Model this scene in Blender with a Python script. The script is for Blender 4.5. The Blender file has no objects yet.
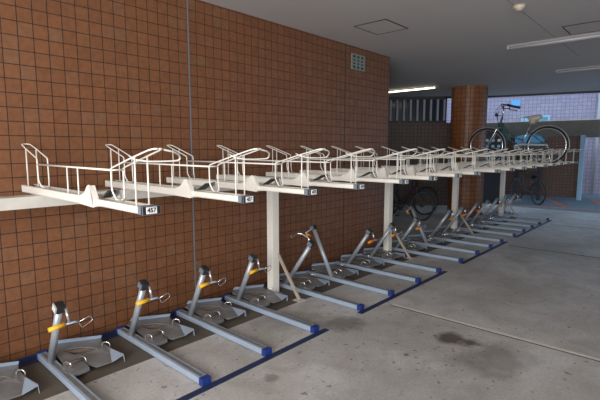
import bpy, bmesh, math, random
from mathutils import Vector, Matrix
random.seed(7)
SC = bpy.context.scene
COL = SC.collection

# ------------------------------------------------------------------ camera
cam = bpy.data.cameras.new('camera')
camo = bpy.data.objects.new('camera', cam)
COL.objects.link(camo)
cam.sensor_width = 36.0
cam.lens = 435.74 / 600 * 36
cam.clip_end = 200
R = Matrix(((0.670793, 0.0862158, -0.736616), (-0.741645, 0.0779793, -0.666245), (0.0, 0.99322, 0.1162495)))
camo.matrix_world = Matrix.Translation((0, 0, 1.6)) @ R.to_4x4()
SC.camera = camo

# ------------------------------------------------------------------ world, daylight and fill
w = bpy.data.worlds.new('sky')
SC.world = w
w.use_nodes = True
bg = w.node_tree.nodes['Background']
bg.inputs['Color'].default_value = (0.55, 0.75, 1.0, 1)
bg.inputs['Strength'].default_value = 1.8


def area(name, loc, target, sx, sy, power, color):
    l = bpy.data.lights.new(name, 'AREA')
    l.shape = 'RECTANGLE'
    l.size, l.size_y = sx, sy
    l.energy = power
    l.color = color
    o = bpy.data.objects.new(name, l)
    COL.objects.link(o)
    o.location = loc
    d = Vector(target) - Vector(loc)
    o.rotation_euler = d.to_track_quat('-Z', 'Y').to_euler()
    return o


# daylight from the open driveway end behind the camera
area('driveway_daylight', (-3.3, -0.8, 2.0), (3.0, 2.4, 0.6), 4.5, 2.0, 430, (1.0, 0.95, 0.9))
# added fill light inside the right-hand wall, to brighten the floor
area('side_fill', (-1.5, -6.2, 1.9), (0.5, 1.0, 0.0), 7.0, 2.4, 85, (0.96, 0.97, 1.0))

SC.view_settings.view_transform = 'Standard'
SC.view_settings.look = 'None'
SC.view_settings.gamma = 1
SC.view_settings.use_curve_mapping = False
SC.view_settings.exposure = 0.0


# ------------------------------------------------------------------ materials
def new_mat(name):
    m = bpy.data.materials.new(name)
    m.use_nodes = True
    return m, m.node_tree, m.node_tree.nodes['Principled BSDF']


def mat(name, color, rough=0.5, metal=0.0, noise=0.0, nscale=8.0, spec=0.5, bump=0.0):
    m, nt, b = new_mat(name)
    b.inputs['Roughness'].default_value = rough
    b.inputs['Metallic'].default_value = metal
    b.inputs['Specular IOR Level'].default_value = spec
    tc = nt.nodes.new('ShaderNodeTexCoord')
    n = nt.nodes.new('ShaderNodeTexNoise')
    n.inputs['Scale'].default_value = nscale
    n.inputs['Detail'].default_value = 5
    nt.links.new(tc.outputs['Object'], n.inputs['Vector'])
    mx = nt.nodes.new('ShaderNodeMix')
    mx.data_type = 'RGBA'
    mx.inputs['A'].default_value = tuple(max(0, c * (1 - noise)) for c in color) + (1,)
    mx.inputs['B'].default_value = tuple(min(1, c * (1 + noise)) for c in color) + (1,)
    nt.links.new(n.outputs['Fac'], mx.inputs['Factor'])
    nt.links.new(mx.outputs['Result'], b.inputs['Base Color'])
    if bump:
        bp = nt.nodes.new('ShaderNodeBump')
        bp.inputs['Strength'].default_value = bump
        bp.inputs['Distance'].default_value = 0.01
        nt.links.new(n.outputs['Fac'], bp.inputs['Height'])
        nt.links.new(bp.outputs['Normal'], b.inputs['Normal'])
    return m


def tile_mat(name, c1, c2, mortar, size, rough=0.45, gap=0.0045, bump=0.5, c3=None):
    """square stack-bonded tiles laid out by the UV map, which is in metres"""
    m, nt, b = new_mat(name)
    uv = nt.nodes.new('ShaderNodeUVMap')
    br = nt.nodes.new('ShaderNodeTexBrick')
    br.offset = 0
    br.squash = 1
    br.inputs['Scale'].default_value = 1
    br.inputs['Brick Width'].default_value = size
    br.inputs['Row Height'].default_value = size
    br.inputs['Mortar Size'].default_value = gap
    br.inputs['Mortar Smooth'].default_value = 0.2
    br.inputs['Color1'].default_value = (0, 0, 0, 1)
    br.inputs['Color2'].default_value = (1, 1, 1, 1)
    br.inputs['Mortar'].default_value = (0.5, 0.5, 0.5, 1)
    nt.links.new(uv.outputs['UV'], br.inputs['Vector'])
    ramp = nt.nodes.new('ShaderNodeValToRGB')
    ramp.color_ramp.elements[0].color = c1 + (1,)
    ramp.color_ramp.elements[1].color = c2 + (1,)
    if c3:
        e = ramp.color_ramp.elements.new(0.82)
        e.color = tuple(c2) + (1,)
        ramp.color_ramp.elements[-1].color = c3 + (1,)
    nt.links.new(br.outputs['Color'], ramp.inputs['Fac'])
    # mottling inside each tile
    n = nt.nodes.new('ShaderNodeTexNoise')
    n.inputs['Scale'].default_value = 22
    n.inputs['Detail'].default_value = 6
    nt.links.new(uv.outputs['UV'], n.inputs['Vector'])
    mr = nt.nodes.new('ShaderNodeMapRange')
    mr.inputs['From Min'].default_value = 0.3
    mr.inputs['From Max'].default_value = 0.7
    mr.inputs['To Min'].default_value = 0.82
    mr.inputs['To Max'].default_value = 1.15
    nt.links.new(n.outputs['Fac'], mr.inputs['Value'])
    mul = nt.nodes.new('ShaderNodeMix')
    mul.data_type = 'RGBA'
    mul.blend_type = 'MULTIPLY'
    mul.inputs['Factor'].default_value = 1
    nt.links.new(ramp.outputs['Color'], mul.inputs['A'])
    nt.links.new(mr.outputs['Result'], mul.inputs['B'])
    mx = nt.nodes.new('ShaderNodeMix')
    mx.data_type = 'RGBA'
    nt.links.new(br.outputs['Fac'], mx.inputs['Factor'])
    nt.links.new(mul.outputs['Result'], mx.inputs['A'])
    mx.inputs['B'].default_value = mortar + (1,)
    nt.links.new(mx.outputs['Result'], b.inputs['Base Color'])
    rr = nt.nodes.new('ShaderNodeMapRange')
    rr.inputs['To Min'].default_value = rough
    rr.inputs['To Max'].default_value = 0.9
    nt.links.new(br.outputs['Fac'], rr.inputs['Value'])
    nt.links.new(rr.outputs['Result'], b.inputs['Roughness'])
    inv = nt.nodes.new('ShaderNodeMath')
    inv.operation = 'SUBTRACT'
    inv.inputs[0].default_value = 1
    nt.links.new(br.outputs['Fac'], inv.inputs[1])
    bp = nt.nodes.new('ShaderNodeBump')
    bp.inputs['Strength'].default_value = bump
    bp.inputs['Distance'].default_value = 0.004
    nt.links.new(inv.outputs[0], bp.inputs['Height'])
    nt.links.new(bp.outputs['Normal'], b.inputs['Normal'])
    return m


def floor_mat():
    m, nt, b = new_mat('stained_concrete')
    L = nt.links.new
    g = nt.nodes.new('ShaderNodeNewGeometry')

    def noise(scale, detail=6, dist=0.0):
        n = nt.nodes.new('ShaderNodeTexNoise')
        n.inputs['Scale'].default_value = scale
        n.inputs['Detail'].default_value = detail
        n.inputs['Distortion'].default_value = dist
        L(g.outputs['Position'], n.inputs['Vector'])
        return n.outputs['Fac']

    def rng(v, a, b_, lo, hi):
        r = nt.nodes.new('ShaderNodeMapRange')
        r.inputs['From Min'].default_value = a
        r.inputs['From Max'].default_value = b_
        r.inputs['To Min'].default_value = lo
        r.inputs['To Max'].default_value = hi
        L(v, r.inputs['Value'])
        return r.outputs['Result']

    def mixc(f, a, b_, mode='MIX'):
        x = nt.nodes.new('ShaderNodeMix')
        x.data_type = 'RGBA'
        x.blend_type = mode
        for s, v in (('Factor', f), ('A', a), ('B', b_)):
            if isinstance(v, (float, int)):
                x.inputs[s].default_value = v
            elif isinstance(v, tuple):
                x.inputs[s].default_value = v + (1,)
            else:
                L(v, x.inputs[s])
        return x.outputs['Result']

    base = mixc(rng(noise(0.9, 5, 0.6), 0.38, 0.62, 0, 1), (0.44, 0.43, 0.41), (0.62, 0.61, 0.60))
    base = mixc(rng(noise(3.1, 8, 1.0), 0.42, 0.72, 0, 0.5), base, (0.31, 0.28, 0.245))
    base = mixc(rng(noise(45, 4), 0.35, 0.65, 0.0, 0.25), base, (0.20, 0.19, 0.18))
    # small dark specks
    base = mixc(rng(noise(17, 3), 0.64, 0.70, 0, 0.65), base, (0.09, 0.08, 0.07))

    # old wet-looking marks with shapes of their own
    def spot(x, y, rx, ry, col, amt, soft=0.45):
        nonlocal base
        s = nt.nodes.new('ShaderNodeVectorMath')
        s.operation = 'SUBTRACT'
        L(g.outputs['Position'], s.inputs[0])
        s.inputs[1].default_value = (x, y, 0)
        d = nt.nodes.new('ShaderNodeVectorMath')
        d.operation = 'DIVIDE'
        L(s.outputs[0], d.inputs[0])
        d.inputs[1].default_value = (rx, ry, 1)
        ln = nt.nodes.new('ShaderNodeVectorMath')
        ln.operation = 'LENGTH'
        L(d.outputs[0], ln.inputs[0])
        ad = nt.nodes.new('ShaderNodeMath')
        ad.operation = 'ADD'
        L(ln.outputs['Value'], ad.inputs[0])
        L(rng(noise(6, 4), 0.3, 0.7, -0.35, 0.35), ad.inputs[1])
        base = mixc(rng(ad.outputs[0], 1 - soft, 1 + soft * 0.5, amt, 0), base, col)

    for a in ((3.49, 1.44, .13, .12, (.08, .06, .045), .9), (3.52, 1.27, .10, .08, (.08, .06, .045), .9),
              (3.18, 1.22, .12, .09, (.13, .11, .09), .4), (3.37, 1.0, .3, .22, (.12, .10, .085), .5),
              (3.12, 2.30, .20, .20, (.10, .09, .08), .6), (2.02, 2.1, .05, .05, (.13, .08, .05), .5),
              (2.9, 2.75, .3, .3, (.13, .12, .10), .4), (2.5, 1.35, .5, .5, (.2, .2, .19), .3)):
        spot(*a)
    L(base, b.inputs['Base Color'])
    L(rng(noise(2.5, 5), 0.3, 0.7, 0.42, 0.68), b.inputs['Roughness'])
    bp = nt.nodes.new('ShaderNodeBump')
    bp.inputs['Strength'].default_value = 0.25
    bp.inputs['Distance'].default_value = 0.004
    L(noise(30, 6), bp.inputs['Height'])
    L(bp.outputs['Normal'], b.inputs['Normal'])
    return m


M = {}
M['tile'] = tile_mat('terracotta_tiles', (0.168, 0.067, 0.027), (0.195, 0.079, 0.032), (0.030, 0.016, 0.012), 0.102933, rough=0.5, c3=(0.185, 0.088, 0.044), gap=0.0034)
M['pillar_tile'] = tile_mat('pillar_tiles', (0.21, 0.075, 0.025), (0.27, 0.10, 0.035), (0.05, 0.025, 0.015), 0.102933, rough=0.45)
M['dark_tile'] = tile_mat('dark_brown_tiles', (0.085, 0.055, 0.045), (0.11, 0.07, 0.055), (0.035, 0.028, 0.025), 0.102933)
M['brick_tile'] = tile_mat('dark_red_tiles', (0.09, 0.035, 0.02), (0.12, 0.048, 0.026), (0.03, 0.02, 0.015), 0.102933)
M['lilac_tile'] = tile_mat('pale_lilac_tiles', (0.36, 0.30, 0.38), (0.42, 0.36, 0.45), (0.20, 0.17, 0.23), 0.13, gap=0.007)
M['ceiling'] = mat('grey_painted_soffit', (0.60, 0.59, 0.59), 0.85, noise=0.05, nscale=1.2)
M['concrete'] = floor_mat()
M['joint'] = mat('pale_joint_mortar', (0.72, 0.68, 0.61), 0.8, noise=0.3, nscale=9)
M['joint_dark'] = mat('dark_joint', (0.06, 0.055, 0.05), 0.8)
M['asphalt'] = mat('blue_green_paving', (0.15, 0.20, 0.23), 0.7, noise=0.3, nscale=6)
M['orange_line'] = mat('faded_orange_paint', (0.55, 0.16, 0.09), 0.7, noise=0.2)
M['brown_strip'] = mat('brown_floor_strip', (0.10, 0.082, 0.063), 0.75, noise=0.3, nscale=7)
M['sealant'] = mat('blue_grey_sealant', (0.17, 0.18, 0.20), 0.6)
M['cream'] = mat('cream_painted_steel', (0.80, 0.775, 0.70), 0.35, noise=0.03, nscale=5)
M['cream_dull'] = mat('cream_steel_dull_shaded', (0.56, 0.54, 0.49), 0.6, noise=0.15, nscale=12)  # duller cream; on the support beam it stands in for shade
M['wire'] = mat('cream_coated_wire', (0.80, 0.78, 0.71), 0.3, noise=0.03)
M['galv'] = mat('galvanised_steel', (0.35, 0.43, 0.54), 0.42, metal=0.12, noise=0.1, nscale=14)
M['galv_dull'] = mat('dusty_galvanised_sheet', (0.20, 0.205, 0.21), 0.42, metal=0.25, noise=0.45, nscale=10)
M['pole'] = mat('grey_steel_tube', (0.40, 0.44, 0.48), 0.35, metal=0.3, noise=0.06)
M['chrome'] = mat('bright_bent_wire', (0.75, 0.75, 0.74), 0.2, metal=0.9)
M['chrome_shaded'] = mat('shaded_chrome', (0.10, 0.10, 0.10), 0.5, metal=0.4)  # chrome darkened in colour, for bicycles standing in shade
M['blue'] = mat('blue_plastic', (0.012, 0.035, 0.20), 0.45, noise=0.1)
M['blue_strip'] = mat('worn_blue_paint', (0.015, 0.028, 0.085), 0.6, noise=0.4, nscale=16)
M['yellow'] = mat('yellow_plastic', (0.85, 0.47, 0.02), 0.4, noise=0.05)
M['orange'] = mat('orange_plastic', (0.85, 0.27, 0.02), 0.4, noise=0.05)
M['black'] = mat('black_plastic', (0.02, 0.02, 0.022), 0.4)
M['grey_cap'] = mat('blue_grey_plastic', (0.17, 0.2, 0.24), 0.45)
M['white'] = mat('white_plate', (0.78, 0.77, 0.76), 0.5)
M['ink'] = mat('black_ink', (0.015, 0.015, 0.02), 0.6)
M['rust'] = mat('brown_rusty_steel', (0.13, 0.10, 0.075), 0.7, noise=0.35, nscale=25)
M['tan_steel'] = mat('tan_painted_steel', (0.42, 0.36, 0.28), 0.5, noise=0.1)
M['tyre'] = mat('black_rubber', (0.018, 0.018, 0.018), 0.7)
M['frame_teal'] = mat('dark_teal_frame_paint', (0.06, 0.15, 0.16), 0.25, metal=0.2)
M['frame_dark'] = mat('dark_frame_paint', (0.03, 0.03, 0.035), 0.3)
M['frame_red'] = mat('dark_red_frame_paint', (0.16, 0.02, 0.02), 0.3)
M['seat_tan'] = mat('pale_tan_saddle_cover', (0.66, 0.57, 0.49), 0.7, noise=0.1)
M['roofing'] = mat('weathered_corrugated_roof', (0.32, 0.28, 0.22), 0.8, noise=0.3, nscale=7)
M['dark_frame'] = mat('dark_metal_frame', (0.025, 0.025, 0.03), 0.5)
M['dark_pane'] = mat('dark_blue_glass', (0.03, 0.045, 0.08), 0.15)
M['slat'] = mat('grey_louvre_slat', (0.36, 0.37, 0.42), 0.5)
M['pale_blue'] = mat('pale_blue_paint', (0.36, 0.58, 0.75), 0.5)
M['sky_blue'] = mat('bright_blue_panel', (0.15, 0.50, 0.85), 0.5)
M['teal'] = mat('teal_panel', (0.07, 0.33, 0.38), 0.4)
M['grille'] = mat('grey_green_grille', (0.21, 0.26, 0.22), 0.6)
M['fixture'] = mat('grey_enamel', (0.45, 0.44, 0.45), 0.4)
M['tube_off'] = mat('unlit_tube_glass', (0.62, 0.60, 0.64), 0.25)
M['detector'] = mat('aged_ivory_plastic', (0.62, 0.55, 0.42), 0.5)
ml, nt_, b_ = new_mat('lit_tube')
b_.inputs['Emission Color'].default_value = (1.0, 0.90, 0.64, 1)
b_.inputs['Emission Strength'].default_value = 7.0
M['tube_on'] = ml


# ------------------------------------------------------------------ mesh helpers
class MB:
    def __init__(s):
        s.bm = bmesh.new()
        s.mats = []
        s.uv = s.bm.loops.layers.uv.new('UVMap')

    def mi(s, m):
        if m is None:
            m = s.mats[0] if s.mats else 'cream'
        if m not in s.mats:
            s.mats.append(m)
        return s.mats.index(m)

    def face(s, pts, m=None, uvs=None):
        vs = [s.bm.verts.new(p) for p in pts]
        f = s.bm.faces.new(vs)
        f.material_index = s.mi(m)
        if uvs:
            for l, u in zip(f.loops, uvs):
                l[s.uv].uv = u
        return f

    def box(s, x0, x1, y0, y1, z0, z1, m=None, bev=0.0, mt=None):
        idx = s.mi(m)
        r = bmesh.ops.create_cube(s.bm, size=1)
        T = Matrix.Translation(((x0 + x1) / 2, (y0 + y1) / 2, (z0 + z1) / 2)) @ Matrix.Diagonal((abs(x1 - x0), abs(y1 - y0), abs(z1 - z0), 1))
        if mt is not None:
            T = mt @ T
        bmesh.ops.transform(s.bm, matrix=T, verts=r['verts'])
        fs = set(f for v in r['verts'] for f in v.link_faces)
        for f in fs:
            f.material_index = idx
        if bev:
            es = list(set(e for v in r['verts'] for e in v.link_edges))
            bmesh.ops.bevel(s.bm, geom=es, offset=bev, segments=2, affect='EDGES', profile=0.6)
        return s

    def prism(s, pts, d, m=None):
        """closed polygon pts (3D), extruded by vector d"""
        idx = s.mi(m)
        d = Vector(d)
        a = [s.bm.verts.new(p) for p in pts]
        b = [s.bm.verts.new(Vector(p) + d) for p in pts]
        fs = [s.bm.faces.new(a[::-1]), s.bm.faces.new(b)]
        n = len(a)
        for i in range(n):
            fs.append(s.bm.faces.new((a[i], a[(i + 1) % n], b[(i + 1) % n], b[i])))
        for f in fs:
            f.material_index = idx
        return s

    def tube(s, pts, r, m=None, n=8, closed=False, smooth=0):
        pts = [Vector(p) for p in pts]
        if smooth and not closed:
            q = [pts[0]]
            for i in range(1, len(pts) - 1):
                p0, p1, p2 = pts[i - 1], pts[i], pts[i + 1]
                c = min(.014 if smooth == 1 else smooth, (p0 - p1).length * .45, (p2 - p1).length * .45)
                a = p1 + (p0 - p1).normalized() * c
                b = p1 + (p2 - p1).normalized() * c
                q += [a, (a + b + p1 * 2) / 4, b]
            pts = q + [pts[-1]]
        idx = s.mi(m)
        k = len(pts)
        rings = []
        up = None
        for i in range(k):
            if closed:
                t = pts[(i + 1) % k] - pts[i - 1]
            else:
                t = pts[min(i + 1, k - 1)] - pts[max(i - 1, 0)]
            t.normalize()
            if up is None:
                up = t.orthogonal().normalized()
            up = (up - t * up.dot(t))
            if up.length < 1e-5:
                up = t.orthogonal()
            up.normalize()
            sd = t.cross(up)
            rr = r[i] if isinstance(r, (list, tuple)) else r
            rings.append([s.bm.verts.new(pts[i] + (up * math.cos(2 * math.pi * j / n) + sd * math.sin(2 * math.pi * j / n)) * rr) for j in range(n)])
        fs = []
        rng_ = range(k) if closed else range(k - 1)
        for i in rng_:
            A, B = rings[i], rings[(i + 1) % k]
            for j in range(n):
                f = s.bm.faces.new((A[j], A[(j + 1) % n], B[(j + 1) % n], B[j]))
                f.smooth = True
                fs.append(f)
        if not closed:
            fs.append(s.bm.faces.new(rings[0][::-1]))
            fs.append(s.bm.faces.new(rings[-1]))
        for f in fs:
            f.material_index = idx
        return s

    def build(s, name, parent=None, loc=None):
        bmesh.ops.recalc_face_normals(s.bm, faces=s.bm.faces)
        me = bpy.data.meshes.new(name)
        s.bm.to_mesh(me)
        s.bm.free()
        for m in s.mats:
            me.materials.append(M[m])
        o = bpy.data.objects.new(name, me)
        COL.objects.link(o)
        if parent:
            o.parent = parent
        if loc:
            o.location = loc
        return o


def tag(o, label, cat, group=None, kind=None):
    o['label'] = label
    o['category'] = cat
    if group:
        o['group'] = group
    if kind:
        o['kind'] = kind
    return o


def empty(name, loc=(0, 0, 0), rz=0):
    o = bpy.data.objects.new(name, None)
    o.empty_display_size = 0.1
    COL.objects.link(o)
    o.location = loc
    o.rotation_euler = (0, 0, rz)
    return o


def structure(o):
    o['kind'] = 'structure'
    return o


def kids(o):
    return [c for c in bpy.data.objects if c.parent == o]


def copy_tree(o, parent=None):
    c = o.copy()
    COL.objects.link(c)
    if parent:
        c.parent = parent
    for ch in kids(o):
        copy_tree(ch, c)
    return c


def wall_quadbox(mb, a, b, z0, z1, th, m, u0=0.0, v0=0.0):
    """upright wall slab from a to b (xy), thickness th to the left of a->b, uv in metres"""
    a = Vector((a[0], a[1], 0))
    b = Vector((b[0], b[1], 0))
    d = (b - a).normalized()
    nrm = Vector((-d.y, d.x, 0)) * th
    L = (b - a).length
    Z0, Z1 = Vector((0, 0, z0)), Vector((0, 0, z1))
    uv = lambda s_, t_: (s_ - u0, t_ - v0)
    mb.face([a + Z0, b + Z0, b + Z1, a + Z1], m, [uv(0, z0), uv(L, z0), uv(L, z1), uv(0, z1)])
    mb.face([b + nrm + Z0, a + nrm + Z0, a + nrm + Z1, b + nrm + Z1], m, [uv(0, z0), uv(L, z0), uv(L, z1), uv(0, z1)])
    mb.face([b + Z0, b + nrm + Z0, b + nrm + Z1, b + Z1], m, [uv(0, z0), uv(abs(th), z0), uv(abs(th), z1), uv(0, z1)])
    mb.face([a + nrm + Z0, a + Z0, a + Z1, a + nrm + Z1], m, [uv(0, z0), uv(abs(th), z0), uv(abs(th), z1), uv(0, z1)])
    mb.face([a + Z1, b + Z1, b + nrm + Z1, a + nrm + Z1], m)
    mb.face([a + Z0, a + nrm + Z0, b + nrm + Z0, b + Z0], m)
    return mb


# ------------------------------------------------------------------ the setting
YW = 3.731
CH = 3.051
XC = 6.25      # corner where the brick wall ends

mb = MB()
mb.box(-7, 13.0, -8.0, 12, -0.2, 0, 'concrete')
mb.mi('concrete')
structure(mb.build('floor'))
mb = MB()
mb.prism([(13.0, -10, -0.03), (26, -10, -0.03), (26, 14, -0.03), (13.0, 14, -0.03)], (0, 0, 0.028), 'asphalt')
structure(mb.build('floor_outside'))

# brick wall: a block whose face is the long tiled wall
mb = MB()
wall_quadbox(mb, (-7, YW), (XC, YW), 0, CH, 3.6, 'tile', u0=1.0617 + 7, v0=2.6247)
structure(mb.build('wall_left'))
structure(MB().box(2.505, 2.520, YW - .004, YW + .01, 0, CH, 'sealant').build('trim_1'))
structure(MB().box(5.055, 5.067, YW - .003, YW + .01, 0, CH, 'joint_dark').build('trim_2'))

# ceiling
mb = MB()
pts = [(-6, -8), (15.6, -8), (14.1, -.9), (13.27, 1.91), (12.54, 4.40), (10.6, 7.05), (6.25, 7.2), (6.25, YW), (-6, YW)]
mb.prism([(x, y, CH) for x, y in pts], (0, 0, 0.3), 'ceiling')
structure(mb.build('ceiling'))
# dark edge beam
mb = MB()
for a, b in (((15.6, -8), (14.1, -.9)), ((14.1, -.9), (13.27, 1.91)), ((13.27, 1.91), (12.54, 4.40)), ((12.54, 4.40), (10.6, 7.05))):
    wall_quadbox(mb, a, b, CH - .05, CH + .3, -0.06, 'dark_frame')
structure(mb.build('trim_3'))
# unseen right-hand wall, added to keep blue skylight out
mb = MB()
wall_quadbox(mb, (12.5, -6.5), (-6, -6.5), 0, CH, .2, 'tile')
structure(mb.build('skylight_block_wall'))

# low wall with louvred opening at the far end
ld = (Vector((12.54, 4.40)) - Vector((10.6, 7.05))).normalized()
la = Vector((10.6, 7.05))
lb = la + ld * 2.75
mb = MB()
wall_quadbox(mb, la, lb, 0, 2.33, .18, 'dark_tile')
structure(mb.build('wall_back'))
mb = MB()
mb2 = MB()
lt = math.atan2(ld.y, ld.x)
T = Matrix.Translation((la.x, la.y, 0)) @ Matrix.Rotation(lt, 4, 'Z')
mb.box(0, 2.22, -.02, .14, 2.33, 2.39, 'dark_frame', mt=T)
mb.box(0, 2.22, -.02, .14, CH - .08, CH, 'dark_frame', mt=T)
mb.box(2.18, 2.22, -.02, .14, 2.33, CH, 'dark_frame', mt=T)
wn = structure(mb.build('window_1'))
for i in range(12):
    q = MB()
    x = .10 + i * .185
    q.box(x, x + .055, -.015, .06, 2.39, CH - .08, 'slat', mt=T)
    q.build('louvre_slat', wn)
MB().box(0, 2.2, .10, .12, 2.39, CH - .08, 'dark_pane', mt=T).build('window_pane', wn)

# back of the recess behind the corner
mb = MB()
wall_quadbox(mb, (6.25, 6.98), (10.95, 6.98), 0, CH + .2, .3, 'dark_tile')
structure(mb.build('wall_recess'))

# round tiled pillar
def pillar():
    mb = MB()
    cx, cy, r, n = 10.57, 4.115, .405, 48
    for i in range(n):
        a0, a1 = 2 * math.pi * i / n, 2 * math.pi * (i + 1) / n
        f = mb.face([(cx + r * math.cos(a0), cy + r * math.sin(a0), 0), (cx + r * math.cos(a1), cy + r * math.sin(a1), 0),
                 (cx + r * math.cos(a1), cy + r * math.sin(a1), CH), (cx + r * math.cos(a0), cy + r * math.sin(a0), CH)], 'pillar_tile',
                [(a0 * r, 0), (a1 * r, 0), (a1 * r, CH), (a0 * r, CH)])
        f.smooth = True
    bmesh.ops.remove_doubles(mb.bm, verts=mb.bm.verts, dist=1e-5)
    o = mb.build('round_pillar')
    tag(o, 'round terracotta tiled pillar rising to the ceiling behind the racks', 'pillar')
pillar()

# floor joints
mb = MB()
mb.box(3.855, 3.895, -6.4, 2.22, 0, .0035, 'joint')
structure(mb.build('trim_4'))
structure(MB().box(3.842, 3.855, -6.4, 2.22, 0, .003, 'joint_dark').build('trim_5'))
structure(MB().box(7.62, 7.635, -6.4, 2.2, 0, .003, 'joint_dark').build('trim_6'))
structure(MB().box(10.4, 10.412, -6.4, 2.2, 0, .003, 'joint_dark').build('trim_10'))
structure(MB().box(-7, 11.1, 2.985, YW, 0, .0025, 'brown_strip').build('trim_9'))  # darker brown band of floor along the foot of the wall
# ceiling panel seams
structure(MB().box(6.2, 8.2, 1.488, 1.492, CH - .002, CH + .01, 'sealant').build('trim_7'))
structure(MB().box(2.0, 6.2, 1.488, 1.492, CH - .002, CH + .01, 'sealant').build('trim_8'))

# painted lines outside
def line(a, b, wd, nm, lab):
    a = Vector(a); b = Vector(b)
    d = (b - a).normalized(); n = Vector((-d.y, d.x)) * wd / 2
    z = -.002
    mb = MB()
    mb.prism([(p.x, p.y, z) for p in (a + n, b + n, b - n, a - n)], (0, 0, .004), 'orange_line')
    tag(mb.build(nm), lab, 'painted line', 'orange lines painted on the paving outside')
line((13.15, 4.0), (13.75, 2.1), .11, 'painted_line', 'long orange painted line running across the paving just past the racks')
line((13.75, 2.1), (14.3, -1.0), .11, 'painted_line', 'orange painted line at right edge, carrying on the long one')
line((13.8, 2.55), (16.0, 3.55), .13, 'painted_line', 'short slanting orange line reaching towards the dark wall under the canopy')
line((14.5, 1.75), (16.4, 2.35), .11, 'painted_line', 'yellowish orange slanting line right of the pale blue canopy post')

# neighbouring building
mb = MB()
wall_quadbox(mb, (20.4, -4.0), (16.0, 11.0), -.03, 4.3, -.3, 'lilac_tile')
wl = mb.build('neighbour_building')
tag(wl, 'neighbouring building wall clad in pale lilac square tiles', 'building')
d_ = (Vector((16.0, 11.0)) - Vector((20.4, -4.0))).normalized()
def on_neighbour(y):
    t = (y + 4.0) / 15.0
    return 20.4 - 4.4 * t
TN = math.atan2(d_.y, d_.x)
def nb_box(mb, y0, y1, z0, z1, dep0, dep1, m):
    ym = (y0 + y1) / 2
    T = Matrix.Translation((on_neighbour(ym), ym, 0)) @ Matrix.Rotation(TN, 4, 'Z')
    hw = (y1 - y0) / 2 / math.cos(TN - math.pi / 2)
    # +Y of this frame points towards the camera side
    mb.box(-hw, hw, dep0, dep1, z0, z1, m, mt=T)
mb = MB()
nb_box(mb, 4.05, 4.95, 2.56, 2.82, .0, .05, 'pale_blue')
nb_box(mb, 4.12, 4.86, 2.58, 2.76, .05, .07, 'teal')
nb_box(mb, 4.66, 4.83, 2.60, 2.74, .07, .08, 'pale_blue')
mb.build('wall_window', wl)
mb = MB()
nb_box(mb, 5.0, 5.3, 3.20, 3.40, .0, .04, 'sky_blue')
tag(mb.build('blue_sign'), 'small bright blue square plate high on the lilac tiled wall', 'sign')
mb = MB()
xx = on_neighbour(2.6) - .12
mb.tube([(xx, 2.62, -.03), (xx, 2.62, 4.25)], .05, 'fixture', n=12)
for z in (.5, 1.9, 3.3):
    mb.box(xx - .02, xx + .10, 2.58, 2.66, z, z + .05, 'dark_frame')
mb.build('drain_pipe', wl)

# bike shelter outside: brown wall, corrugated roof, pale post
mb = MB()
wall_quadbox(mb, (16.9, 2.75), (16.0, 6.6), -.03, 2.05, -.15, 'brick_tile')
sh = empty('shelter', (15.5, 4.0, -.002))
sh_w = mb.build('shelter_wall', sh)
sh_w.matrix_parent_inverse = Matrix.Translation((-15.5, -4.0, .002))
mb = MB()
N = 64
prev = None
A = Vector((14.0, 5.9)); B = Vector((14.85, 0.2))      # near edge
C_ = Vector((16.1, 6.8)); D_ = Vector((17.4, 2.0))     # far edge
z_n, z_f = 2.40, 1.99
for i in range(N + 1):
    t = i / N
    p = A.lerp(C_, t); q = B.lerp(D_, t)
    z = z_n + (z_f - z_n) * t + .02 * math.sin(i * math.pi / 2)
    cur = [Vector((p.x, p.y, z)), Vector((q.x, q.y, z))]
    if prev:
        mb.prism([prev[0], cur[0], cur[1], prev[1]], (0, 0, .012), 'roofing')
    prev = cur
def part(mb, nm, par):
    o = mb.build(nm, par)
    o.matrix_parent_inverse = Matrix.Translation(par.location).inverted()
    return o
part(mb, 'corrugated_roof', sh)
mb = MB()
mb.box(15.95, 16.07, 2.58, 2.70, -.03, 2.03, 'pale_blue', bev=.01)
part(mb, 'post', sh)
mb = MB()
mb.box(14.32, 14.42, 5.6, 5.7, -.03, 2.36, 'dark_frame', bev=.01)
part(mb, 'post', sh)
tag(sh, 'outdoor bike shelter with corrugated roof, dark red wall and pale blue post', 'shelter')

mb = MB()
prof = [(0, 0), (1.0, 0), (1.0, .16), (.92, .23), (.72, .27), (.3, .27), (.1, .23), (0, .14)]
mb.prism([(15.1, 3.55 + a * .8, 1.80 + b * .9) for a, b in prof], (.25, 0, 0), 'sky_blue')
mb.box(15.1, 15.35, 3.58, 3.63, -.002, 1.80, 'dark_frame')
mb.box(15.1, 15.35, 4.27, 4.32, -.002, 1.80, 'dark_frame')
tag(mb.build('blue_box_on_stand'), 'light blue rounded box on legs under the shelter roof, seen behind the bicycle', 'box')

# dark cabinet with pale dots outside
cb = empty('dark_cabinet', (13.55, 4.5, -.002))
mb = MB()
mb.box(-.25, .25, -.33, .36, 0, 2.2, 'dark_frame', bev=.015)
mb.build('body', cb)
for r_ in range(6):
    for c_ in range(4):
        q = MB()
        y = -.24 + c_ * .165
        z = 1.0 + r_ * .17
        q.tube([(-.25, y, z), (-.262, y, z)], .045, 'pale_blue' if (r_ * 3 + c_) % 5 else 'white', n=12)
        q.build('pale_disc', cb)
tag(cb, 'tall dark cabinet with rows of small pale discs, standing past the pillar', 'cabinet')

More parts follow.
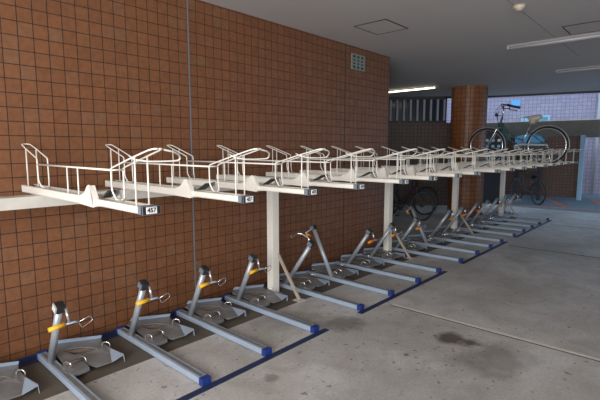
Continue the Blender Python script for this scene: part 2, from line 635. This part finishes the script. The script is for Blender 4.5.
# ------------------------------------------------------------------ ceiling fittings
def hatch(x0, x1, y0, y1, label):
    r = empty('ceiling_hatch', ((x0 + x1) / 2, (y0 + y1) / 2, CH))
    hx, hy = (x1 - x0) / 2, (y1 - y0) / 2
    m = MB()
    t = .014
    m.box(-hx, hx, -hy, -hy + t, -.006, 0, 'joint_dark')
    m.box(-hx, hx, hy - t, hy, -.006, 0, 'joint_dark')
    m.box(-hx, -hx + t, -hy + t, hy - t, -.006, 0, 'joint_dark')
    m.box(hx - t, hx, -hy + t, hy - t, -.006, 0, 'joint_dark')
    m.build('frame', r)
    m = MB()
    m.box(-hx + t, hx - t, -hy + t, hy - t, -.004, 0, 'ceiling')
    m.build('panel', r)
    m = MB()
    m.box(-.02, .02, hy - .045, hy - .02, -.009, -.004, 'fixture')
    m.build('latch', r)
    tag(r, label, 'hatch', 'ceiling hatches')
hatch(4.42, 4.94, 2.70, 3.14, 'square access hatch in the ceiling nearest the tiled wall')
hatch(6.1, 6.6, .82, 1.31, 'square access hatch in the ceiling beside the unlit tube light, cut by the right edge')

def lamp(x, y0, y1, on, label, double):
    L = y1 - y0
    r = empty('tube_light', (x, (y0 + y1) / 2, CH))
    m = MB()
    m.prism([(-.045, -L / 2, 0), (-.025, -L / 2, -.022), (.025, -L / 2, -.022), (.045, -L / 2, 0)], (0, L, 0), 'fixture')
    m.build('housing', r)
    for s in ((-.032, .032) if double else (0,)):
        t = MB()
        t.tube([(s, -L / 2 + .03, -.042), (s, L / 2 - .03, -.042)], .013, 'tube_on' if on else 'tube_off', n=12)
        t.build('tube', r)
    for e in (-1, 1):
        t = MB()
        t.box(-.05, .05, e * (L / 2 - .015) - .012, e * (L / 2 - .015) + .012, -.058, -.015, 'fixture')
        t.build('tube_holder', r)
    tag(r, label, 'light', 'fluorescent ceiling lights')
lamp(9.75, 4.56, 5.86, True, 'lit fluorescent tube light above the louvred window', False)
lamp(6.72, .75, 2.1, False, 'unlit double tube light, the larger one at upper right', True)
lamp(9.33, .72, 2.04, False, 'unlit tube light, the smaller and farther one at right edge', False)

r = empty('smoke_detector', (4.95, 1.457, CH))
m = MB()
prof = [(0.0, .055), (.012, .058), (.028, .045), (.045, .03), (.05, .001)]
m.tube([(0, 0, -z) for z, _ in prof], [q for _, q in prof], 'detector', n=24)
m.build('body', r)
m = MB()
m.tube([(0, 0, 0), (0, 0, -.006)], .066, 'detector', n=24)
m.build('base', r)
tag(r, 'small ivory round smoke detector on the ceiling', 'smoke detector')

# vent grille in the wall
r = empty('wall_vent', (5.37, YW, 2.84))
m = MB()
m.box(-.165, .165, -.014, 0, -.11, -.09, 'grille'); m.box(-.165, .165, -.014, 0, .09, .11, 'grille')
m.box(-.165, -.135, -.014, 0, -.09, .09, 'grille'); m.box(.135, .165, -.014, 0, -.09, .09, 'grille')
m.build('frame', r)
m = MB()
m.box(-.135, .135, -.006, 0, -.09, .09, 'dark_frame')
m.build('backing', r)
m = MB()
for x in (-.05, .05):
    m.box(x - .016, x + .016, -.013, -.005, -.09, .09, 'grille')
for z in (-.045, 0, .045):
    m.box(-.135, .135, -.012, -.004, z - .011, z + .011, 'grille')
m.build('bars', r)
tag(r, 'small grey green square vent grille high on the terracotta wall', 'vent')

# ------------------------------------------------------------------ rack rows
GX = [1.03, 1.65, 2.23, 2.81, 3.52, 4.11, 4.74, 5.31, 6.03, 6.66, 7.25, 7.80, 8.50, 9.10, 9.68, 10.25, 10.95]
ORD = ['first', 'second', 'third', 'fourth', 'fifth', 'sixth', 'seventh', 'eighth', 'ninth', 'tenth', 'eleventh', 'twelfth',
       'thirteenth', 'fourteenth', 'fifteenth', 'sixteenth', 'seventeenth']

# support beam along the wall and the posts that carry it
m = MB()
m.box(-1.2, 11.25, 3.28, 3.42, 1.205, 1.284, 'cream_dull')  # shade under the rails is put into the beam's darker cream
m.build('upper_support_beam')
tag(bpy.data.objects['upper_support_beam'], 'long cream steel beam carrying the upper bicycle rails along the wall', 'beam')
PX = [3.28, 5.70, 8.16, 10.92]
def make_post():
    r = empty('rack_post')
    MB().box(-.05, .05, -.045, .045, .008, 1.205, 'cream', bev=.006).build('column', r)
    MB().box(-.075, .075, -.07, .07, 0, .008, 'galv').build('base_plate', r)
    m = MB()
    m.prism([(.03, -.37, .006), (.03, -.335, .006), (.03, .04, .53), (.03, .005, .53)], (.022, 0, 0), 'tan_steel')
    m.box(.03, .052, 0, .04, .49, .53, 'tan_steel')
    b = m.build('brace', r)
    m = MB()
    m.box(-.01, .09, -.40, -.30, 0, .006, 'cream_dull')
    m.build('foot_plate', b)
    return r
pl = ['nearest the camera', 'second, by the tiled wall corner',
      'third, left of the round pillar', 'farthest from the camera']
pp = make_post()
for i, x in enumerate(PX):
    o = pp if i == 0 else copy_tree(pp)
    o.location = (x, 3.365, 0)
    tag(o, 'cream rack post with brace, ' + pl[i], 'post', 'posts under the upper bicycle rack')

# ---- upper rail
def make_upper():
    r = empty('upper_bike_rail')
    # origin: rail centre line, y=0 at world 0, z=0 at 1.283
    Z0 = 0.0
    w = .055
    def chan(mb, y0, y1, w, h, z0, m):
        t = .006
        mb.box(-w, w, y0, y1, z0, z0 + t, 'cream_dull')
        mb.box(-w, -w + t, y0, y1, z0 + t, z0 + h, m)
        mb.box(w - t, w, y0, y1, z0 + t, z0 + h, m)
        mb.box(-w - .0, -w + .018, y0, y1, z0 + h - .004, z0 + h, m)
        mb.box(w - .018, w, y0, y1, z0 + h - .004, z0 + h, m)
    m = MB(); m.mi('cream')
    chan(m, 2.42, 3.70, .050, .052, 0.0, 'cream')
    m.build('fixed_channel', r)
    m = MB(); m.mi('cream')
    chan(m, 1.955, 2.46, .044, .036, .007, 'cream')
    m.build('sliding_channel', r)
    # end cap
    m = MB()
    m.box(-.045, .045, 1.93, 1.965, .004, .045, 'grey_cap', bev=.003)
    m.box(-.046, .048, 1.915, 1.932, .003, .046, 'black', bev=.002)
    m.build('end_cap', r)
    # triangular cover plates
    for s in (-1,):
        m = MB()
        pts = [(2.60, .004), (2.425, -.003), (2.42, .045), (2.455, .114), (2.475, .120), (2.495, .112), (2.54, .07), (2.60, .052)]
        x = s * .056
        m.prism([(x, y, z) for y, z in pts], (s * .006, 0, 0), 'cream')
        m.prism([(-.062, 2.425, 0.0), (-.062, 2.42, .05), (-.062, 2.46, .116), (-.062, 2.466, .116), (-.062, 2.431, 0)], (.03, 0, 0), 'cream')
        m.build('stop_plate', r)
    m = MB()
    m.prism([(-.03, 2.40, .05), (-.03, 2.38, .05), (-.03, 2.275, .098), (-.03, 2.30, .10)], (.05, 0, 0), 'black')
    m.prism([(.01, 2.26, .04), (.01, 2.235, .05), (.01, 2.26, .10), (.01, 2.285, .105), (.01, 2.31, .06)], (.02, 0, 0), 'chrome')
    m.build('wheel_stop', r)
    zt = .052
    # rear wheel guard loop
    a = .033
    m = MB()
    for s in (-1, 1):
        m.tube([(0, 3.336, zt), (s * .022, 3.345, zt), (s * a, 3.372, zt + .045), (s * a, 3.376, .250), (s * a, 3.60, .318), (s * a * .85, 3.705, .350), (s * a * .5, 3.722, .353), (0, 3.722, .353)], .0046, 'wire', n=6, smooth=1)
        m.tube([(s * a, 3.60, .02), (s * a, 3.60, .318)], .0045, 'wire', n=6)
    m.build('rear_wheel_guard', r)
    # middle rail
    m = MB()
    m.tube([(-a, 3.376, .21), (-a, 2.25, .207)], .006, 'wire', n=6)
    m.tube([(-a - .006, 2.83, .0), (-a - .006, 2.83, .207)], .0045, 'wire', n=6)
    m.tube([(-a - .006, 2.67, .0), (-a - .006, 2.67, .207)], .0045, 'wire', n=6)
    m.tube([(-a, 2.25, .207), (a, 2.25, .207)], .0045, 'wire', n=6)
    m.build('middle_rail', r)
    # front wheel guard
    m = MB()
    for s in (-1, 1):
        m.tube([(0, 2.225, .048), (s * .022, 2.228, .052), (s * a, 2.25, .10), (s * a, 2.252, .216), (s * a, 2.03, .272), (s * a * .9, 1.87, .310), (s * .022, 1.832, .317), (0, 1.828, .317)], .0046, 'wire', n=6, smooth=1)
        m.tube([(s * a, 1.995, .03), (s * a, 1.995, .280)], .0046, 'wire', n=6)
    m.build('front_wheel_guard', r)
    # pull grip
    m = MB()
    m.tube([(-a, 2.05, .285), (-.03, 2.0, .265), (.02, 1.97, .256), (.10, 1.96, .255), (.175, 1.95, .257), (.185, 1.94, .268), (.15, 1.90, .290), (.10, 1.87, .304), (.046, 1.86, .312)], .0046, 'wire', n=6, smooth=1)
    m.build('pull_handle', r)
    return r

def number_plate(n, par):
    fc = bpy.data.curves.new('plate_text', 'FONT')
    fc.body = str(n)
    fc.size = .030
    fc.align_x = 'CENTER'
    fc.align_y = 'CENTER'
    fc.offset = .0012
    to = bpy.data.objects.new('plate_text', fc)
    COL.objects.link(to)
    bpy.context.view_layer.update()
    me = bpy.data.meshes.new_from_object(to.evaluated_get(bpy.context.evaluated_depsgraph_get()))
    bpy.data.objects.remove(to)
    mb = MB()
    mb.box(-.027, .027, 1.911, 1.916, .008, .041, 'white')
    k = mb.mi('ink')
    T = Matrix.Translation((0, 1.9102, .0245)) @ Matrix.Rotation(math.pi / 2, 4, 'X')
    tmp = bmesh.new(); tmp.from_mesh(me)
    for f in tmp.faces:
        nf = mb.bm.faces.new([mb.bm.verts.new(T @ v.co) for v in f.verts])
        nf.material_index = k
    tmp.free()
    bpy.data.meshes.remove(me)
    o = mb.build('number_plate', par)
    return o

proto = make_upper()
ups = []
for i, x in enumerate(GX):
    o = proto if i == 0 else copy_tree(proto)
    ups.append(o)
for i, (o, x) in enumerate(zip(ups, GX)):
    o.location = (x + .026 + .35 * max(0, (i - 11) / 5) * .5, 0, 1.284)
    cap = [c for c in kids(o) if c.name.split('.')[0] == 'end_cap'][0]
    number_plate(457 - i, cap)
    extra = {0: ', plate 457', 1: ', plate 456', 14: ', carrying the bicycle', 16: ', the last'}.get(i, '')
    tag(o, f'cream upper bicycle rail with wire guards, {ORD[i]} from the near end{extra}', 'bicycle rack', 'upper tier bicycle rails')

# ---- ground rail
def make_ground(tilt, handle):
    """tilt: top point of the pole (y, z); handle: 'down' T-handle, 'up' raised handle, 'back'"""
    r = empty('ground_bike_rail')
    m = MB()
    m.box(-.032, .032, 2.375, 3.60, .008, .052, 'galv', bev=.004)
    m.box(-.014, .014, 2.40, 3.58, .050, .0535, 'galv_dull')
    m.build('channel', r)
    MB().box(-.036, .036, 2.345, 2.39, .004, .056, 'blue', bev=.004).build('front_cap', r)
    MB().box(-.034, .034, 3.59, 3.62, .004, .06, 'blue', bev=.004).build('rear_cap', r)
    # wheel tray, bent sheet with a crescent slot
    m = MB()
    t = -.006
    back = [(.03, 3.54, .085), (.106, 3.60, .088), (.384, 3.44, .088), (.366, 3.37, .078), (.297, 3.30, .075), (.262, 3.365, .078), (.226, 3.405, .08), (.16, 3.44, .08), (.095, 3.464, .078), (.05, 3.44, .074)]
    m.prism(back, (0, 0, t), 'galv_dull')
    m.prism([(.106, 3.60, .03), (.384, 3.44, .03), (.384, 3.44, .088), (.106, 3.60, .088)], (0, .006, 0), 'galv')
    # back flange strip bent up
    m.prism([(.09, 3.60, .088), (.384, 3.44, .088), (.384, 3.42, .118), (.10, 3.58, .120)], (.0, .004, 0), 'galv')
    front = [(.05, 3.44, .074), (.095, 3.464, .078), (.145, 3.345, .066), (.21, 3.32, .064), (.297, 3.30, .075), (.366, 3.37, .078), (.372, 3.25, .068), (.345, 3.19, .058), (.30, 3.07, .045), (.20, 3.085, .040), (.142, 3.167, .055), (.03, 3.19, .062)]
    m.prism(front, (0, 0, t), 'galv_dull')
    plat = [(.005, 3.22, .070), (.142, 3.20, .066), (.148, 3.088, .060), (.025, 3.072, .060), (.0, 3.12, .066)]
    m.prism(plat, (0, 0, t), 'galv_dull')
    m.prism([(.025, 3.072, .060), (.148, 3.088, .060), (.148, 3.086, .030), (.025, 3.070, .030)], (0, .004, 0), 'galv_dull')
    lip = [(.372, 3.25, .068), (.345, 3.19, .058), (.30, 3.07, .045), (.392, 3.075, .066), (.398, 3.10, .066)]
    m.prism(lip, (0, 0, t), 'galv')
    m.prism([(.392, 3.075, .066), (.398, 3.10, .066), (.405, 3.10, .006), (.398, 3.075, .006)], (.004, 0, 0), 'galv')
    m.prism([(.04, 3.5, .07), (.04, 3.46, .07), (.04, 3.46, .004), (.04, 3.5, .004)], (.3, -.1, 0), 'rust')
    tr = m.build('wheel_tray', r)
    for (x, y, z, dx, dy) in ((.036, 3.18, .064, .012, -.03), (.143, 3.19, .062, .012, -.03), (.357, 3.29, .068, .02, -.022)):
        h = MB()
        h.tube([(x - dx, y - dy, z - .004), (x - dx, y - dy, z + .028), (x - dx * .5, y - dy * .5, z + .042), (x + dx * .5, y + dy * .5, z + .042), (x + dx, y + dy, z + .028), (x + dx, y + dy, z - .004)], .0045, 'chrome', n=6, smooth=1)
        h.build('wire_hoop', tr)
    m = MB()
    m.tube([(.03, 3.20, .085), (.15, 3.2, .082)], .012, 'rust', n=8)
    m.build('roller', tr)
    # leaning pole
    b = Vector((-.0, 3.40 if handle != 'back' else 3.20, .055))
    tpt = Vector((.012, tilt[0], tilt[1]))
    m = MB()
    m.tube([b, tpt], .0255, 'pole', n=14)
    m.tube([b + Vector((0, .0, -.012)), b + Vector((0, 0, .02))], .028, 'galv_dull', n=14)
    m.build('pole', r)
    ax = (tpt - b).normalized()
    side = Vector((1, 0, 0))
    n2 = ax.cross(side).normalized()
    Mx = Matrix((side, n2, ax)).transposed().to_4x4()
    T = Matrix.Translation(tpt) @ Mx
    m = MB()
    m.box(-.030, .030, -.037, .037, -.030, .030, 'black', bev=.010, mt=T)
    m.box(-.037, -.029, -.032, .030, -.026, .026, 'white' if handle == 'first' else 'grey_cap', bev=.002, mt=T)
    m.build('pole_head', r)
    if handle in ('down', 'first', 'orange'):
        j = tpt + Vector((.035, -.055, -.108))
        m = MB()
        m.tube([tpt + Vector((.03, -.03, -.005)), j], .010, 'chrome', n=10)
        m.tube([j + Vector((-.035, 0, -.004)), j + Vector((.035, -.005, -.002)), j + Vector((.055, -.005, -.008))], .008, 'galv', n=8)
        arm = m.build('handle_arm', r)
        m = MB()
        m.tube([j + Vector((-.13, 0, -.012)), j + Vector((-.028, 0, -.002))], .0165, 'orange' if handle == 'orange' else 'yellow', n=12)
        m.build('grip', arm)
        m = MB()
        q = j + Vector((.045, -.005, -.004))
        m.tube([q, q + Vector((.02, 0, -.01)), q + Vector((.035, 0, -.055)), q + Vector((.115, 0, -.02)), q + Vector((.098, 0, .018)), q + Vector((.02, 0, -.006))], .0035, 'chrome', n=6, smooth=1)
        m.build('wheel_hook', arm)
    elif handle == 'up':
        m = MB()
        m.tube([tpt, tpt + Vector((-.0, .05, .065)), tpt + Vector((-.02, .13, .10)), tpt + Vector((-.06, .16, .10))], .010, 'chrome', n=10, smooth=1)
        arm = m.build('handle_arm', r)
        m = MB()
        q = tpt + Vector((-.06, .16, .10))
        m.tube([q, q + Vector((-.03, 0, -.01)), q + Vector((-.07, 0, -.04)), q + Vector((-.10, 0, -.02)), q + Vector((-.08, 0, .0))], .0035, 'chrome', n=6, smooth=1)
        m.build('wheel_hook', arm)
    else:
        j = tpt + Vector((-.12, .03, -.055))
        m = MB()
        m.tube([tpt, j], .009, 'pole', n=10)
        arm = m.build('handle_arm', r)
        m = MB()
        m.tube([j + Vector((.0, -.02, -.012)), j + Vector((.085, -.02, -.045))], .015, 'orange', n=12)
        m.build('grip', arm)
    return r

pA = make_ground((3.18, .525), 'down')
pF = make_ground((3.19, .51), 'first')
pU = make_ground((3.03, .575), 'up')
pB = make_ground((3.50, .615), 'back')
pO = make_ground((3.08, .53), 'orange')
used = set()
def use(p):
    if p.name in used:
        return copy_tree(p)
    used.add(p.name)
    return p
kinds = [pF, pA, pA, pA, pU, pB, pO, pO, pO, pB, pO, pO, pO, pO, pO, pO, pO]
desc = {0: 'yellow grip, white faced head', 1: 'yellow grip', 2: 'yellow grip', 3: 'yellow grip',
        4: 'silver handle raised', 5: 'pole tipped back to wall', 9: 'pole tipped back to wall'}
objs = [use(k) for k in kinds]
for i, (o, x) in enumerate(zip(objs, GX)):
    o.location = (x, 0, 0)
    tag(o, f"grey ground rail, {ORD[i]} whole one from the near end, {desc.get(i, 'orange grip')}", 'bicycle rack', 'ground bicycle rails')
o = copy_tree(pA)
o.location = (.45, 0, 0)
tag(o, 'grey ground bicycle rail cut off by the lower left corner, only its wheel tray showing', 'bicycle rack', 'ground bicycle rails')

# blue strips on the floor, one pair per bay
bays = [(-.3, 2.93), (3.44, 5.43), (5.95, 7.92), (8.42, 11.05)]
bn = ['nearest the camera', 'second from the camera', 'third from the camera', 'farthest from the camera']
for (a, b), nm in zip(bays, bn):
    m = MB()
    m.box(a, b, 2.295, 2.352, 0, .004, 'blue_strip')
    tag(m.build('floor_strip'), f'flat dark blue strip along the front ends of the ground rails, {nm}', 'strip', 'front floor strips')
    m = MB()
    m.box(a, b, 3.56, 3.66, 0, .004, 'blue_strip')
    m.box(a, b, 3.655, 3.66, .004, .03, 'blue_strip')
    tag(m.build('floor_strip'), f'flat dark blue strip along the foot of the wall behind the rails, {nm}', 'strip', 'rear floor strips')

# ------------------------------------------------------------------ bicycle (local: y axis = length, rear hub at y=0, ground z=0)
def make_bike(frame, seat, lean=0.0):
    r = empty('bicycle')
    RW = .335
    def wheel(y, nm):
        m = MB()
        N = 40
        m.tube([(0, y + RW * math.cos(2 * math.pi * i / N), RW + RW * math.sin(2 * math.pi * i / N)) for i in range(N)], .014, 'tyre', n=8, closed=True)
        wo = m.build(nm, r)
        m = MB()
        m.tube([(0, y + (RW - .024) * math.cos(2 * math.pi * i / N), RW + (RW - .024) * math.sin(2 * math.pi * i / N)) for i in range(N)], .011, 'chrome', n=6, closed=True)
        m.build('rim', wo)
        m = MB()
        for i in range(24):
            a = 2 * math.pi * i / 24
            s = .02 if i % 2 else -.02
            m.tube([(s, y + .015 * math.cos(a + .5), RW + .015 * math.sin(a + .5)), (0, y + (RW - .03) * math.cos(a), RW + (RW - .03) * math.sin(a))], .0011, 'chrome', n=4)
        m.build('spokes', wo)
        m = MB()
        m.tube([(-.05, y, RW), (.05, y, RW)], .016, 'chrome', n=12)
        m.build('hub', wo)
        m = MB()
        m.tube([(0, y + (RW + .028) * math.cos(a), RW + (RW + .028) * math.sin(a)) for a in [math.radians(d) for d in range(35, 196, 8)]], .008, 'pole', n=6)
        m.build('mudguard', wo)
    wheel(0, 'rear_wheel')
    wheel(1.08, 'front_wheel')
    Y0 = 2.04; Z0 = 1.365
    P = lambda y, z, x=0: (x, y - Y0, z - Z0)
    bb = P(2.50, 1.655)
    m = MB()
    m.tube([P(2.86, 2.11), P(2.80, 2.00), P(2.68, 1.80), P(2.56, 1.68), bb], .020, frame, n=10, smooth=1)
    m.tube([P(2.85, 2.15), P(2.76, 2.02), P(2.62, 1.86), P(2.44, 1.80)], .014, frame, n=10, smooth=1)
    m.tube([bb, P(2.345, 2.05)], .017, 'chrome' if frame == 'frame_teal' else frame, n=10)
    for s in (-1, 1):
        m.tube([bb, P(2.04, 1.70, s * .05)], .010, frame, n=8)
        m.tube([P(2.38, 1.97), P(2.04, 1.70, s * .05)], .008, frame, n=8)
    m.tube([P(2.895, 2.06), P(2.84, 2.24)], .020, frame, n=12)
    m.build('frame', r)
    m = MB()
    for s in (-1, 1):
        m.tube([P(2.90, 2.06, s * .01), P(2.92, 2.03, s * .04), P(3.0, 1.86, s * .048), P(3.06, 1.76, s * .05), P(3.12, 1.70, s * .05)], .011, 'chrome', n=8, smooth=1)
    m.build('fork', r)
    m = MB()
    m.tube([P(2.84, 2.24), P(2.82, 2.36), P(2.84, 2.44)], .012, 'chrome', n=8, smooth=1)
    for s in (-1, 1):
        m.tube([P(2.84, 2.44), P(2.85, 2.47, s * .06), P(2.82, 2.49, s * .14), P(2.70, 2.46, s * .19), P(2.60, 2.43, s * .20)], .011, 'chrome', n=8, smooth=1)
    hb = m.build('handlebar', r)
    for s in (-1, 1):
        g = MB()
        g.tube([P(2.71, 2.463, s * .187), P(2.585, 2.425, s * .20)], .022, 'black', n=10)
        g.tube([P(2.77, 2.48, s * .17), P(2.77, 2.40, s * .19), P(2.64, 2.38, s * .21)], .009, 'black', n=6, smooth=1)
        g.build('grip', hb)
    g = MB()
    g.tube([P(2.82, 2.49, .12), P(2.93, 2.40, .06), P(2.94, 2.25, .03), P(2.91, 2.10, .02)], .004, 'black', n=6, smooth=1)
    g.tube([P(2.82, 2.49, -.12), P(2.96, 2.38, -.04), P(2.93, 2.22, -.02), P(2.86, 2.05, -.02)], .004, 'black', n=6, smooth=1)
    g.build('brake_cable', hb)
    g = MB()
    g.tube([P(2.93, 2.30), P(2.97, 2.30)], [.03, .036], 'black', n=12)
    g.tube([P(2.86, 2.27), P(2.94, 2.29)], .008, 'black', n=6)
    g.build('headlamp', hb)
    # saddle: wide at the back, narrow nose
    m = MB()
    prof = [(2.49, .020, 2.235, .02), (2.46, .028, 2.245, .03), (2.38, .045, 2.25, .045), (2.33, .075, 2.255, .17), (2.27, .105, 2.262, .17), (2.20, .11, 2.265, .10), (2.155, .08, 2.262, .07)]
    idx = m.mi(seat)
    rings = []
    for y, hw, zt, dp in prof:
        ring = []
        for k in range(10):
            a = 2 * math.pi * k / 10
            ring.append(m.bm.verts.new(P(y, zt - dp / 2 + math.sin(a) * dp / 2, math.cos(a) * hw)))
        rings.append(ring)
    for A_, B_ in zip(rings, rings[1:]):
        for k in range(10):
            f = m.bm.faces.new((A_[k], A_[(k + 1) % 10], B_[(k + 1) % 10], B_[k])); f.smooth = True
    m.bm.faces.new(rings[0]); m.bm.faces.new(rings[-1][::-1])
    sd = m.build('saddle', r)
    m = MB()
    m.tube([P(2.355, 2.02), P(2.31, 2.20)], .012, 'chrome', n=10)
    m.build('seat_post', r)
    m = MB()
    N = 20
    m.tube([(.045, bb[1] - .0 + .085 * math.cos(2 * math.pi * i / N), bb[2] + .085 * math.sin(2 * math.pi * i / N)) for i in range(N)], .006, 'chrome', n=6, closed=True)
    m.tube([(-.06, bb[1], bb[2]), (.06, bb[1], bb[2])], .016, 'chrome', n=10)
    m.tube([(-.065, bb[1], bb[2]), (-.07, bb[1] + .12, bb[2] + .11)], .009, 'chrome', n=8)
    m.tube([(.065, bb[1], bb[2]), (.07, bb[1] - .12, bb[2] - .11)], .009, 'chrome', n=8)
    cr = m.build('crank', r)
    for s in (-1, 1):
        g = MB()
        g.box(min(-s * .07, -s * .15), max(-s * .07, -s * .15), bb[1] + s * .12 - .03, bb[1] + s * .12 + .03, bb[2] + s * .11 - .01, bb[2] + s * .11 + .01, 'black', bev=.003)
        g.build('pedal', cr)
    m = MB()
    m.prism([(-.048, bb[1] + .08, bb[2] - .05), (-.048, bb[1] + .09, bb[2] + .04), (-.048, bb[1] + .02, bb[2] + .09), (-.048, .0, RW + .028), (-.048, -.03, RW + .01), (-.048, 0, RW - .005), (-.048, bb[1] - .02, bb[2] + .05)], (-.008, 0, 0), 'pole')
    m.build('chain_guard', r)
    m = MB()
    m.tube([(.055, 0, RW), (.09, -.06, .03), (.10, -.10, .015)], .009, 'chrome', n=8)
    m.build('kickstand', r)
    return r

bike = make_bike('frame_teal', 'seat_tan')
bx = ups[14].location.x
bike.location = (bx, 2.23, 1.284 + .02)
bike.scale = (1.09, 1.09, 1.09)
tag(bike, 'dark teal step-through city bicycle with tan saddle parked on the upper rack', 'bicycle')

others = [((8.0, 4.9, 0), -2.0, 'frame_dark', 'black bicycle parked in the dark recess, nearest the wall corner', .0),
          ((8.95, 5.35, 0), -2.1, 'frame_red', 'dark red bicycle parked in the recess behind the racks', .0),
          ((8.2, 6.2, 0), -2.1, 'frame_dark', 'black bicycle deepest in the dark recess behind the other two', .0),
          ((13.9, 3.3, -.002), -.75, 'frame_dark', 'dark bicycle parked outside under the shelter roof', .0)]
for loc, rz, fr, lab, ln in others:
    o = copy_tree(bike)
    o.location = loc
    o.scale = (1, 1, 1)
    o.rotation_euler = (0, 0, rz)
    swap = {M['frame_teal'].name: M[fr], M['seat_tan'].name: M['black'], M['chrome'].name: M['chrome_shaded'], M['pole'].name: M['frame_dark']}  # darker metal colours paint the gloom onto these bicycles
    for c in kids(o):
        for e in [c] + kids(c):
            e.data = e.data.copy()
            for k, mm in enumerate(e.data.materials):
                if mm.name in swap:
                    e.data.materials[k] = swap[mm.name]
    tag(o, lab, 'bicycle', 'bicycles parked on the ground')
